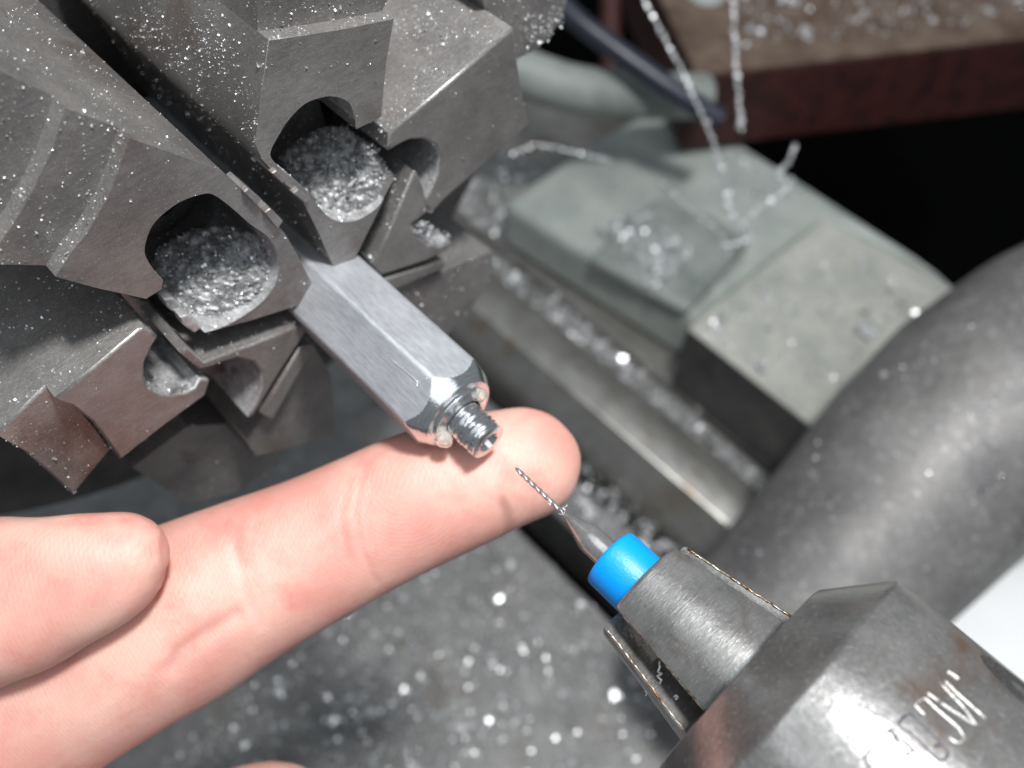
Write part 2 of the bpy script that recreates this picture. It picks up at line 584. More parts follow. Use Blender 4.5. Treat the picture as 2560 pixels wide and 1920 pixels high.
# nose: end of the cone, groove, neck, thread, countersunk end
rc = cone(-1.0)
V, Fc = revolve([(-1.0, rc), (-.985, rc - .012), (-.975, .42), (-.955, .40), (-.93, .40), (-.915, .30), (-.90, .27)], 120)
obj("turned_shoulder", V, Fc, M_ALUP, bar, 30)
PITCH = .062


def thr(x, r, a):
    if r < .2:
        return r
    ph = (x / PITCH - a / (2 * math.pi)) % 1.0
    t = 1 - abs(2 * ph - 1)
    env = min(1, max(0, (x + .90) / .05)) * min(1, max(0, (-.46 - x) / .04))
    return r - .034 * (1 - t) * env + .006 * math.sin(5 * a + 31 * x) * env


prof = [(x, .247 - .012 * max(0, (x + .6) / .15)) for x in np.linspace(-.91, -.455, 110)]
prof += [(-.448, .205), (-.447, .135), (-.49, .105), (-.53, .085), (-.60, .07), (-.68, .03), (-.69, 0.0)]
V, Fc = revolve(prof, 120, rfun=thr)
obj("threaded_nose", V, Fc, M_ALUP, bar, 50)

# oil drops hanging in the shoulder groove
def blob(name, c, r, label, sq=(1, 1, 1), seed=0):
    n, m = 20, 12
    V, Fc = [], []
    for i in range(m + 1):
        th = math.pi * i / m
        for k in range(n):
            ph = 2 * math.pi * k / n
            rr = r * (1 + .06 * math.sin(3 * ph + seed) * math.sin(th))
            V.append((c[0] + rr * sq[0] * math.sin(th) * math.cos(ph), c[1] + rr * sq[1] * math.sin(th) * math.sin(ph), c[2] + rr * sq[2] * math.cos(th)))
    for i in range(m):
        for k in range(n):
            k2 = (k + 1) % n
            Fc.append((i * n + k, i * n + k2, (i + 1) * n + k2, (i + 1) * n + k))
    return tag(obj(name, V, Fc, M_OIL, None, 180), label, "oil drop", "oil drops on the nose")


def polar(x, r, deg):
    return np.array([x, r * math.cos(math.radians(deg)), r * math.sin(math.radians(deg))])


blob("oil_drop", polar(-.87, .34, 190), .105, "rounded milky oil drop clinging under the threaded nose", (1.05, 1, 1), 1)
blob("oil_drop", polar(-.90, .36, 38), .085, "glossy oil drop on the right shoulder of the nose", (1.1, .9, 1.1), 4)

# scratch: thin swarf hair lying on the left face of the bar
def on_cyl(px, py, r):
    d = ray(px, py)
    a = d[1] ** 2 + d[2] ** 2
    b_ = 2 * (CAM[1] * d[1] + CAM[2] * d[2])
    c = CAM[1] ** 2 + CAM[2] ** 2 - r * r
    D = max(b_ * b_ - 4 * a * c, 0)
    return CAM + d * ((-b_ - math.sqrt(D)) / (2 * a))


def on_plane(px, py, n, d0):
    r = ray(px, py)
    n = np.asarray(n, float)
    return CAM + r * ((d0 - CAM @ n) / (r @ n))


nB = np.array([0, math.cos(ROT + math.pi / 6), math.sin(ROT + math.pi / 6)])
mb = MB()
hair = [(970, 887), (980, 900), (996, 914), (1012, 928), (1030, 942), (1044, 955), (1042, 962), (1043, 968), (1050, 958), (1060, 950), (1069, 944)]
mb.tube([on_plane(a, b_, nB, AP + .008) for a, b_ in hair], .0035, 5)
tag(mb.obj("swarf_hair", M_CHIP, None, 180), "hair-thin bright shaving lying on the left face of the bar", "metal shaving")

# ================================================================== MICRO DRILL
drill = thing("micro_drill", "tiny carbide drill bit with a bright blue plastic collar", "drill bit", (1.55, 0, 0))
# fluted part: twisted two-lobe section
V, Fc = [], []
nx, na = 150, 28
for i in range(nx):
    x = .80 * i / (nx - 1)
    tw = 2 * math.pi * x / .20
    s = 1.0 if x > .05 else max(.02, x / .05)
    for k in range(na):
        a = 2 * math.pi * k / na
        q = a - tw
        r = .0295 * s * (.52 + .48 * abs(math.cos(q)) ** .55)
        V.append((x, r * math.cos(a), r * math.sin(a)))
for i in range(nx - 1):
    for k in range(na):
        k2 = (k + 1) % na
        Fc.append((i * na + k, (i + 1) * na + k, (i + 1) * na + k2, i * na + k2))
obj("flute", V, Fc, M_CARB, drill, 60)
V, Fc = revolve([(.79, .026), (.82, .030), (.86, .034), (.88, .045), (1.17, .150), (1.20, .1585), (1.30, .1588), (2.6, .1588)], 96)
obj("shank", V, Fc, M_CARB, drill, 25)
V, Fc = revolve([(1.505, .155), (1.505, .325), (1.512, .342), (1.53, .352), (1.56, .356), (1.98, .356), (2.0, .345), (2.0, .155)], 96)
obj("collar", V, Fc, M_BLUE, drill, 50)

# burrs caught on the drill and on the drill chuck
def curl(pts, r, label, name="metal_shaving"):
    mb = MB()
    P = np.array(pts, float)
    t = np.linspace(0, len(P) - 1, len(P) * 6)
    Q = np.stack([np.interp(t, range(len(P)), P[:, j]) for j in range(3)], -1)
    mb.tube(Q, r * (.6 + .5 * np.abs(np.sin(np.linspace(0, 9, len(Q))))), 6)
    return tag(mb.obj(name, M_CHIP, None, 180), label, "metal shaving", "loose bright shavings")


D_ = lambda px, py, x: at(px, py, 0, x)
curl([atd(1396, 1284, 9.72), atd(1408, 1287, 9.70), atd(1413, 1275, 9.68), atd(1406, 1270, 9.69), atd(1416, 1266, 9.68), atd(1418, 1262, 9.68)], .006,
     "tiny hooked burr stuck where the drill's flutes meet its cone")
curl([atd(1366, 1244, 9.86), atd(1374, 1248, 9.84), atd(1370, 1256, 9.84), atd(1377, 1262, 9.83)], .006,
     "small bright burr wound round the upper drill flutes")

# ================================================================== DRILL CHUCK
dch = thing("drill_chuck", "worn keyed drill chuck with three steel jaws holding the blue-collared drill", "drill chuck", (3.3, 0, 0))


def chuck_jaw(center, hs=44):
    secs = [(2.00, .605), (2.03, .64), (2.6, .725), (3.5, .87), (3.9, .93)]
    V = []
    n = 22
    for x, ro in secs:
        ri = .16
        row = []
        g = .20 if x > 2.02 else .21   # half gap keeps the jaw flanks parallel
        for k in range(n):
            a = math.radians(center - hs + 2 * hs * k / (n - 1))
            row.append((x, ro * math.cos(a), ro * math.sin(a)))
        for s_ in (1, -1):
            a = math.radians(center + s_ * hs * .8)
            row.append((x, ri * 1.9 * math.cos(a), ri * 1.9 * math.sin(a)))
        V += row
    m = n + 2
    Fc = [tuple(range(m))]
    for i in range(len(secs) - 1):
        for k in range(m):
            k2 = (k + 1) % m
            Fc.append((i * m + k, (i + 1) * m + k, (i + 1) * m + k2, i * m + k2))
    Fc.append(tuple(range((len(secs) - 1) * m + m - 1, (len(secs) - 1) * m - 1, -1)))
    o = obj("jaw", V, Fc, M_CHUCK, dch, 30)
    bevel(o, .018, 2, 40)
    # bright worn edges along the slots
    for s_ in (1, -1):
        a = math.radians(center + s_ * (hs + .2))
        mb = MB()
        pts = [(x, (ro - .02) * math.cos(a), (ro - .02) * math.sin(a)) for x, ro in ((2.06, .645), (2.6, .725), (3.28, .835))]
        t = np.linspace(0, 2, 60)
        P = np.array(pts)
        Q = np.stack([np.interp(t, range(3), P[:, j]) for j in range(3)], -1)
        Q += rng.normal(0, .003, Q.shape)
        mb.tube(Q, .008 + .007 * rng.random(60), 6)
        mb.obj("worn_edge", M_BRASSY, o, 180)
    return o


for cdeg in (98, 218, 338):
    chuck_jaw(cdeg)
SR = 1.765
V, Fc = revolve([(3.42, .80), (3.30, .86), (3.285, .95), (3.29, 1.17), (3.30, 1.20), (3.32, 1.225), (3.72, SR - .052), (3.745, SR - .025), (3.77, SR - .008), (3.80, SR), (5.2, SR), (9.0, SR)], 160)
sleeve = obj("sleeve", V, Fc, M_SLEEVE, dch, 18)
# key hole: flat oval near the right silhouette, recess shade put into its dark colour
mb = MB()
kc = math.radians(47)
ring = []
for k in range(28):
    t = 2 * math.pi * k / 28
    xx = 5.05 + .42 * math.cos(t)
    aa = kc + .13 * math.sin(t)
    ring.append((xx, aa))
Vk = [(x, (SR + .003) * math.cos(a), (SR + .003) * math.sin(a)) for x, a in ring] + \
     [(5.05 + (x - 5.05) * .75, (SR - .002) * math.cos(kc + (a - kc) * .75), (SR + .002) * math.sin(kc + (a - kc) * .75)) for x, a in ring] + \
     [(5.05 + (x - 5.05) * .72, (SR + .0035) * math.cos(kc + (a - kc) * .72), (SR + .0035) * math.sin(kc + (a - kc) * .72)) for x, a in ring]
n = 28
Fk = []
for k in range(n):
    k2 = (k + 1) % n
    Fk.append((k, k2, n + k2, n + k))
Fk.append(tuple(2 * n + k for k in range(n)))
obj("key_hole_shade", Vk, Fk, (M_BODY,), dch, 40)

# stamped lettering, stroke by stroke on the sleeve
LET = {
    "C": [[(2214, 1890), (2204, 1878), (2192, 1873), (2178, 1876), (2166, 1886), (2161, 1899), (2166, 1910), (2178, 1920)]],
    "R": [[(2270, 1886), (2246, 1858), (2224, 1824), (2203, 1847), (2206, 1856), (2222, 1880), (2240, 1897), (2256, 1900), (2281, 1876)],
          [(2224, 1824), (2280, 1876), (2340, 1925)], [(2263, 1900), (2270, 1915), (2280, 1926)]],
    "O": [[(2247, 1812), (2253, 1798), (2264, 1788), (2278, 1787), (2296, 1803), (2322, 1828), (2345, 1848), (2365, 1873), (2370, 1888), (2362, 1899), (2350, 1901),
           (2338, 1894), (2310, 1865), (2280, 1836), (2250, 1816), (2247, 1812)], [(2334, 1868), (2345, 1862), (2352, 1868)]],
    "J": [[(2312, 1788), (2300, 1776), (2287, 1763), (2293, 1754), (2312, 1745), (2340, 1772), (2372, 1799), (2396, 1820), (2410, 1842), (2404, 1854), (2392, 1858), (2372, 1844)]],
    "M": [[(2318, 1732), (2346, 1752)], [(2352, 1756), (2380, 1776), (2442, 1815), (2410, 1770), (2349, 1706)], [(2360, 1700), (2400, 1740), (2464, 1796)]],
    "I": [[(2368, 1678), (2380, 1685), (2396, 1697)]],
}
M_LET = metal("lit_stamped_mark", (.70, .69, .66), (.88, .86, .83), (.2, .35), .7, 30, sbump=.3,
              stain_reflex=(.08, .08, .09), stain_reflex_scale=4, stain_reflex_amt=(.52, .62))  # glint of the cut strokes put into a bright colour
M_LETD = plain("shaded_stamped_groove", (.035, .035, .05), (.10, .10, .12), .4, 12, .2)  # same stamping, painted dark where strokes don't mirror the lamp
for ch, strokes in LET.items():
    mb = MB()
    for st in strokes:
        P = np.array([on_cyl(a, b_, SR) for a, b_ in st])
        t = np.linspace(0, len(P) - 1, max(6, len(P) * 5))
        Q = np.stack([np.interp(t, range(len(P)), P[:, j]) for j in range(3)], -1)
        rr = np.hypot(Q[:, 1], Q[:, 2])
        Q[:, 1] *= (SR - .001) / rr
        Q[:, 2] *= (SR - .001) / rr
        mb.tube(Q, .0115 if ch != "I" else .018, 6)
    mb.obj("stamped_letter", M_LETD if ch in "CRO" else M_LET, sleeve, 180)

curl([atd(1648, 1652, 8.75), atd(1650, 1668, 8.73), atd(1644, 1680, 8.72), atd(1656, 1684, 8.70), atd(1642, 1690, 8.72), atd(1654, 1700, 8.70), atd(1648, 1712, 8.72)], .013,
     "curled white shaving caught in the slot of the drill chuck")
curl([atd(1684, 1742, 8.62), atd(1692, 1738, 8.60), atd(1696, 1746, 8.60), atd(1688, 1748, 8.60)], .013, "small shaving ball near the chuck sleeve in the slot")
curl([atd(1612, 1726, 8.85), atd(1618, 1732, 8.83), atd(1614, 1740, 8.83)], .010, "little shaving on the outer edge of the lower chuck jaw")

# ================================================================== HAND (index finger, thumb, folded fingers, palm: one surface)
def loft(mb, stations, n=40):
    """stations: (px, py, depth, half width px, half thickness factor)"""
    C3 = np.array([atd(a, b_, d) for a, b_, d, w, t in stations])
    w = np.array([w_ * d / F for a, b_, d, w_, t in stations])
    t = np.array([t_ for *_, t_ in stations])
    s = np.linspace(0, len(C3) - 1, (len(C3) - 1) * 8 + 1)
    from_ = np.arange(len(C3))

    def cub(y):
        y = np.asarray(y, float)
        m = np.gradient(y, axis=0)
        i = np.clip(np.floor(s).astype(int), 0, len(C3) - 2)
        u = s - i
        u_ = u[:, None] if y.ndim > 1 else u
        h00 = 2 * u_**3 - 3 * u_**2 + 1
        h10 = u_**3 - 2 * u_**2 + u_
        h01 = -2 * u_**3 + 3 * u_**2
        h11 = u_**3 - u_**2
        return h00 * y[i] + h10 * m[i] + h01 * y[i + 1] + h11 * m[i + 1]
    P, Wd, T = cub(C3), np.maximum(cub(w), .01), cub(t)
    tan = np.gradient(P, axis=0)
    tan /= np.linalg.norm(tan, axis=1)[:, None]
    V, Fc = [], []
    for i in range(len(P)):
        to = CAM - P[i]
        side = np.cross(tan[i], to)
        side /= np.linalg.norm(side)
        nor = np.cross(side, tan[i])
        for k in range(n):
            a = 2 * math.pi * k / n
            ca, sa = math.cos(a), math.sin(a)
            V.append(P[i] + Wd[i] * (abs(ca) ** .92 * np.sign(ca) * side + T[i] * abs(sa) ** .92 * np.sign(sa) * nor))
    for i in range(len(P) - 1):
        for k in range(n):
            k2 = (k + 1) % n
            Fc.append((i * n + k, i * n + k2, (i + 1) * n + k2, (i + 1) * n + k))
    Fc.append(tuple(range(n - 1, -1, -1)))
    Fc.append(tuple((len(P) - 1) * n + k for k in range(n)))
    mb.add(V, Fc)


hb = MB()
# index finger, tip first
loft(hb, [(1436, 1122, 11.75, 10, .9), (1424, 1126, 11.72, 62, .9), (1395, 1135, 11.68, 105, .88), (1345, 1150, 11.62, 135, .86), (1270, 1170, 11.56, 147, .86),
          (1170, 1202, 11.5, 162, .88), (1050, 1248, 11.45, 171, .88), (920, 1308, 11.4, 176, .86), (780, 1376, 11.36, 186, .87),
          (620, 1450, 11.3, 205, .86), (470, 1525, 11.25, 226, .88), (300, 1610, 11.2, 238, .88), (100, 1720, 11.2, 255, .85), (-150, 1870, 11.3, 300, .8), (-420, 2050, 11.4, 360, .7)])
# thumb
loft(hb, [(419, 1376, 9.95, 8, .8), (412, 1377, 9.95, 42, .85), (398, 1379, 9.94, 69, .85), (374, 1384, 9.93, 95, .85), (331, 1396, 9.92, 122, .82), (250, 1426, 9.9, 150, .8),
          (161, 1455, 9.9, 170, .8), (68, 1484, 9.93, 196, .8), (-45, 1510, 10.0, 212, .82), (-200, 1570, 10.3, 225, .86), (-430, 1740, 10.8, 270, .9), (-620, 2000, 11.3, 330, .9)])
# middle finger, only its side shows at the bottom edge
loft(hb, [(800, 2010, 12.4, 10, 1), (780, 2014, 12.4, 70, 1), (730, 2022, 12.4, 110, 1), (640, 2050, 12.35, 135, 1), (480, 2120, 12.3, 150, 1), (250, 2210, 12.2, 170, 1), (0, 2300, 12.1, 190, 1), (-300, 2380, 12, 220, .9)])
loft(hb, [(520, 2330, 12.9, 12, 1), (500, 2335, 12.9, 80, 1), (400, 2370, 12.9, 130, 1), (200, 2440, 12.8, 150, 1), (-100, 2520, 12.6, 180, 1), (-350, 2560, 12.4, 200, 1)])
# palm and wrist, out of frame
loft(hb, [(-100, 2180, 11.8, 120, 1), (-220, 2180, 11.8, 380, .6), (-450, 2220, 11.8, 520, .55), (-800, 2300, 11.9, 520, .55), (-1150, 2420, 12, 400, .7), (-1600, 2600, 12.2, 340, .8), (-2200, 2850, 12.6, 360, .8), (-2230, 2860, 12.6, 20, .8)])
tmp = hb.obj("hand_raw", M_SKIN, None, 180)
rm = tmp.modifiers.new("r", 'REMESH')
rm.mode = 'VOXEL'
rm.voxel_size = .032 * S
sm = tmp.modifiers.new("s", 'SMOOTH')
sm.factor = .6
sm.iterations = 7
dg = bpy.context.evaluated_depsgraph_get()
hm = bpy.data.meshes.new_from_object(tmp.evaluated_get(dg))
bpy.data.objects.remove(tmp)
nv = len(hm.vertices)
co = np.empty(nv * 3)
hm.vertices.foreach_get("co", co)
co = co.reshape(-1, 3) / S
no = np.empty(nv * 3)
hm.vertices.foreach_get("normal", no)
no = no.reshape(-1, 3)
pp = proj(co)
facing = np.clip((no * ((CAM - co) / np.linalg.norm(CAM - co, axis=1)[:, None])).sum(1), 0, 1)


def seg_d(p, a, b_):
    a, b_ = np.array(a, float), np.array(b_, float)
    ab = b_ - a
    t = np.clip(((p - a) @ ab) / (ab @ ab), 0, 1)
    return np.linalg.norm(p - (a + t[:, None] * ab), axis=1)


def crease(line, width, depth):
    d = np.min([seg_d(pp, line[i], line[i + 1]) for i in range(len(line) - 1)], axis=0)
    return -depth * np.exp(-(d / width) ** 2)


disp = np.zeros(nv)
disp += crease([(432, 1668), (450, 1632), (485, 1605), (540, 1572), (590, 1540)], 22, .05)
disp += crease([(905, 1190), (886, 1280), (905, 1375), (940, 1455)], 10, .015)
disp += crease([(930, 1200), (912, 1290), (930, 1370)], 9, .008)
disp += crease([(600, 1300), (585, 1390), (610, 1480), (650, 1560)], 12, .009)
disp += crease([(640, 1290), (622, 1380), (640, 1470)], 10, .006)
disp += crease([(868, 1218), (850, 1300), (872, 1400)], 10, .011)
disp += crease([(400, 1450), (520, 1440), (600, 1400)], 26, .018)
disp += crease([(560, 1310), (610, 1420), (620, 1520)], 20, .016)
disp += crease([(240, 1540), (285, 1470), (330, 1450)], 40, .02)
disp += crease([(110, 1304), (220, 1302), (330, 1292)], 9, .010)
disp += .02 * np.exp(-(seg_d(pp, (1000, 1200), (1250, 1130)) / 110) ** 2)
disp *= np.where(facing > .05, 1, 0)
co2 = (co + no * disp[:, None]) * S
hm.vertices.foreach_set("co", co2.reshape(-1))
hm.polygons.foreach_set("use_smooth", [True] * len(hm.polygons))
hm.materials.clear()
hm.materials.append(M_SKIN)
hm.update()
hand = bpy.data.objects.new("hand", hm)
COL.objects.link(hand)
tag(hand, "bare hand with index finger held palm up behind the nose, thumb across it", "hand")
# thumb nail seen edge-on along the upper outline of the thumb
mb = MB()
nl = [(100, 1306), (150, 1300), (200, 1293), (250, 1287), (300, 1284), (340, 1286), (365, 1295)]
P = [atd(a, b_ + 15, 9.98) for a, b_ in nl]
Q = [atd(a, b_ + 20, 10.30) for a, b_ in nl]
bk = (CAM - P[3]) / np.linalg.norm(CAM - P[3])
V = P + Q + [p - UP * .045 for p in P] + [q - UP * .045 for q in Q]
n = len(nl)
Fn = []
for i in range(n - 1):
    Fn += [(i, i + 1, n + i + 1, n + i), (2 * n + i + 1, 2 * n + i, 3 * n + i, 3 * n + i + 1), (i + 1, i, 2 * n + i, 2 * n + i + 1)]
M_NAIL = plain("thumb_nail", (.72, .52, .42), (.78, .60, .50), .3, 2, .05)
nail = obj("thumb_nail", V, Fn, M_NAIL, hand, 40)

# ================================================================== LATHE BED AND BACKGROUND
ZB = -20.0
KB = 1.7
bed = thing("lathe_bed", "steel lathe bed with a bright rounded rail and chip-filled grooves", "lathe bed", (0, 4, ZB - 3))


def ybed(px, py, z):
    return at(px, py, 2, z)[1]


x_end = at(1900, 1290, 2, ZB)[0]
yr0 = ybed(1500, 1045, ZB)
yr1 = ybed(1575, 955, ZB)
yf1 = ybed(1480, 800, ZB)
yb1 = ybed(1700, 830, ZB)
# front flat casting with the dark gap
ygap0, ygap1 = ybed(1400, 1400, ZB - 1.2), ybed(1440, 1330, ZB - 1.2 * KB)


def slab(name, y0, y1, z0, z1, x0, x1, mat, parent, bev=.06):
    mb = MB()
    mb.prism_x([(y0, z0), (y1, z0), (y1, z1), (y0, z1)], x1, x0)
    return bevel(mb.obj(name, mat, parent), bev, 3)


slab("front_way", -26, ygap0, ZB - 6, ZB - 1.2 * KB, -40, 30, M_CAST, bed, .15)
slab("inner_way", ygap1, yr0 - 1.0 * KB, ZB - 6, ZB - 1.25 * KB, -40, 30, M_CAST, bed, .15)
mb = MB()
rw = (yr1 - yr0)
mb.prism_x([(yr0 - .55 * KB, ZB - 6), (yr0 - .55 * KB, ZB - .75 * KB), (yr0 - .45 * KB, ZB - .55 * KB), (yr0 - .1, ZB - .22 * KB), (yr0 + .1, ZB - .05), (yr0 + .35 * KB, ZB + .04), ((yr0 + yr1) / 2, ZB + .07),
            (yr1 - .25 * KB, ZB + .02), (yr1, ZB - .12), (yr1 + .12, ZB - .35 * KB), (yr1 + .12, ZB - 6)], x_end, -40)
bevel(mb.obj("rail", M_RAIL, bed, 40), .07, 3)
slab("rail_foot", yr0 - .6 * KB, yr1 + .119, ZB - 6, ZB - .55 * KB, x_end + .01, 30, M_CAST, bed, .08)
slab("chip_groove", yr1 + .125, yf1, ZB - 6, ZB - .35 * KB, -40, 30, M_CAST, bed, .06)
slab("flat_way", yf1 + .005, yb1 + 9, ZB - 6, ZB - .04, -40, 30, M_RAIL, bed, .08)

# painted block on the bed
yB = at(1700, 985, 2, ZB - .04)[1]
ZT = at(1720, 820, 1, yB)[2]
blk = thing("painted_block", "pale grey-green painted block with a dark front side, standing on the bed", "machine block", (-1, yB + 3, ZB))
pl = [at(1718, 818, 2, ZT), at(2034, 1068, 2, ZT), at(2420, 735, 2, ZT), at(2060, 545, 2, ZT)]
mb = MB()
top = [np.array([p[0], p[1], ZT]) for p in pl]
mb.prism(top, [np.array([p[0], p[1], ZB - .045]) for p in top])
o = mb.obj("block_body", M_PAINT, blk)
bevel(o, .1, 3)
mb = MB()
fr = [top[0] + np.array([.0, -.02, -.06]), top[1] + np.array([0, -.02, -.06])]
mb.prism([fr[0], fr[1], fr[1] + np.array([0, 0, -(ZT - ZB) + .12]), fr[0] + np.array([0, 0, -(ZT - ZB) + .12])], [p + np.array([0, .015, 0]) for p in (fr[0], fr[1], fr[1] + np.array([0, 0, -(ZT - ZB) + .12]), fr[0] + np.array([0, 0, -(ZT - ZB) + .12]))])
mb.obj("dark_front_face", M_BODY, blk)  # thin dark sheet covering the block's front side

# sloping painted casting behind it
cst = thing("painted_casting", "sloping grey-green machine casting behind the painted block", "machine casting", (-6, 14, ZB))
zc = ZT - 1.1
up_ = [(1250, 500), (1420, 390), (1640, 255), (1800, 318), (1980, 430), (2400, 700), (2060, 545), (1740, 800)]
T_ = [at(a, b_, 2, zc) for a, b_ in up_]
mb = MB()
mb.prism(T_, [p * np.array([1, 1, 0]) + np.array([0, 0, ZB - .045]) for p in T_])
bevel(mb.obj("casting_body", M_PAINT2, cst), .5, 4)
M_PAINT3 = plain("grey_green_dark_paint", (.17, .195, .185), (.25, .27, .255), .5, .5, .2, 8)
T2 = [at(a, b_, 2, zc + .5) for a, b_ in [(1470, 640), (1640, 490), (1800, 540), (1880, 600), (1720, 775)]]
mb = MB()
mb.prism(T2, [np.array([p[0], p[1], zc - .1]) for p in T2])
bevel(mb.obj("cover_plate", M_PAINT3, cst), .4, 4)

# tailstock casting, large and dark on the right
ts = thing("tailstock", "large dusty dark grey tailstock barrel behind the drill chuck", "tailstock", atd(2159, 1350, 26))
st_ = [(1800, 1730, 24.8, 238), (1900, 1625, 24.8, 245), (2159, 1350, 25, 268), (2330, 1165, 25.2, 288), (2480, 1035, 25.5, 308), (2662, 927, 25.8, 328), (2950, 800, 26.2, 340), (3250, 690, 26.5, 345)]
P = np.array([atd(a, b_, d) for a, b_, d, r in st_])
Rr = np.array([r * d / F for a, b_, d, r in st_])
t_ = np.linspace(0, len(P) - 1, 60)
mb = MB()
mb.tube(np.stack([np.interp(t_, range(len(P)), P[:, j_]) for j_ in range(3)], -1), np.interp(t_, range(len(P)), Rr), 72)
V, Fc = mb.V, mb.F
tso = obj("tailstock_body", V, Fc, M_CAST2, ts, 60)
CAPV, CAPF = V, Fc
# bed foot of the barrel
q0, q1 = P[2], P[3]
mb = MB()
f0 = q0 - np.array([0, 0, Rr[2] * .8])
mb.prism([f0 + np.array(c) for c in ((-1.5, -1.5, 0), (1.5, -1.5, 0), (1.5, 2.5, 0), (-1.5, 2.5, 0))], [np.array([f0[0] + c[0], f0[1] + c[1], ZB - .05]) for c in ((-1.5, -1.5), (1.5, -1.5), (1.5, 2.5), (-1.5, 2.5))])
mb.obj("foot", M_CAST2, ts)

# white sheet at the lower right
zw = ZB + 1.4
P = [at(a, b_, 2, zw) for a, b_ in ((2140, 1740), (2480, 1380), (2900, 1150), (2950, 2100), (2500, 2200))]
mb = MB()
mb.prism(P, [p - np.array([0, 0, .8]) for p in P])
wb = mb.obj("white_tray", M_WHITE)
bevel(wb, .1, 3)
tag(wb, "white plastic tray at the right edge beyond the drill chuck", "tray")

# wooden plank, upper right
za = -13.0
a0, a1 = at(1740, 185, 2, za), at(2750, 72, 2, za)
dv = (a1 - a0) / np.linalg.norm(a1 - a0)
bk = np.array([-dv[1], dv[0], 0])
bk = bk if bk @ FWD > 0 else -bk
plank = thing("wood_plank", "dark red-brown wooden plank with a worn chip-strewn top", "plank", (a0 + a1) / 2 - np.array([0, 0, 3.9]))
hgt = 3.9
mb = MB()
c8 = [a0, a1, a1 + bk * 18, a0 + bk * 18]
mb.prism([p - np.array([0, 0, .12]) for p in c8], [p - np.array([0, 0, hgt]) for p in c8])
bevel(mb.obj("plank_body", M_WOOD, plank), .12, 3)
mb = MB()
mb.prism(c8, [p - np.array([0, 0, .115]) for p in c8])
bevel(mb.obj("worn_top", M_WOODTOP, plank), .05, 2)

# tube, cable and post behind the chuck
def tube_thing(name, pxs, rad, mat, label, cat):
    P = np.array([atd(a, b_, d * KB) for a, b_, d in pxs])
    rad = rad * KB
    t = np.linspace(0, len(P) - 1, 40)
    Q = np.stack([np.interp(t, range(len(P)), P[:, j]) for j in range(3)], -1)
    k = np.ones(5) / 5
    for j in range(3):
        Q[2:-2, j] = np.convolve(Q[:, j], k, 'valid')
    mb = MB()
    mb.tube(Q, rad, 24)
    return tag(mb.obj(name, mat, None, 60), label, cat)


tube_thing("coolant_hose", [(1180, 120, 19), (1300, 180, 19.3), (1420, 220, 19.6), (1530, 235, 19.9), (1640, 240, 20.2), (1760, 240, 20.6)], .52, M_PAINT3, "thick pale grey-green hose behind the chuck", "hose")
tube_thing("cable", [(1330, -60, 19), (1440, 50, 18.8), (1560, 140, 18.8), (1680, 225, 18.9), (1800, 300, 19.1)], .24, M_BLUEROD, "dark blue-grey cable crossing in front of the hose", "cable")
tube_thing("post", [(1760, 300, 22.5), (1758, 120, 22.8), (1755, -150, 23.2)], .75, M_PAINT2, "blurred grey upright post between cable and plank", "post")
tube_thing("red_rod", [(1530, 210, 24), (1528, 60, 24.2), (1525, -120, 24.4)], .3, M_WOOD, "dark red upright rod behind the cable", "rod")

# ================================================================== SWARF AND CHIPS
def strand(pxs, width, turns, label):
    """a twisted ribbon of swarf"""
    P = np.array([atd(a, b_, d * KB) for a, b_, d in pxs])
    width = width * KB * .55
    N = int(turns * 10)
    t = np.linspace(0, len(P) - 1, N)
    Q = np.stack([np.interp(t, range(len(P)), P[:, j]) for j in range(3)], -1)
    k = np.ones(9) / 9
    for j in range(3):
        Q[4:-4, j] = np.convolve(Q[:, j], k, 'valid')
    T = np.gradient(Q, axis=0)
    T /= np.linalg.norm(T, axis=1)[:, None]
    u = np.cross(T, np.array([.3, .9, .2]))
    u /= np.linalg.norm(u, axis=1)[:, None]
    w = np.cross(T, u)
    ph = (np.linspace(0, turns * math.pi, N) + np.cumsum(rng.normal(0, .16, N)))[:, None]
    Q = Q + np.cumsum(rng.normal(0, .004, Q.shape), axis=0)
    a = np.cos(ph) * u + np.sin(ph) * w
    c = np.cross(T, a)
    h, th = width, width * .22
    V, Fc = [], []
    for i in range(N):
        V += [Q[i] + a[i] * h + c[i] * th, Q[i] - a[i] * h + c[i] * th, Q[i] - a[i] * h - c[i] * th, Q[i] + a[i] * h - c[i] * th]
    for i in range(N - 1):
        for k_ in range(4):
            k2 = (k_ + 1) % 4
            Fc.append((4 * i + k_, 4 * i + k2, 4 * i + 4 + k2, 4 * i + 4 + k_))
    # little flakes curled along the ribbon
    for i in range(3, N - 3, max(3, N // int(turns * 1.6))):
        if rng.random() < .2:
            continue
        tv, tf = TPL[i % len(TPL)]
        b0 = len(V)
        R = rot_rand(1)[0]
        V += [tuple(p) for p in (tv @ R.T) * width * rng.uniform(1.4, 3.4) + Q[i] + rng.normal(0, width * .5, 3)]
        Fc += [tuple(k_ + b0 for k_ in f) for f in tf]
    return tag(obj("swarf_strand", V, Fc, M_CHIP, None, 50), label, "swarf strand", "long curled swarf strands")


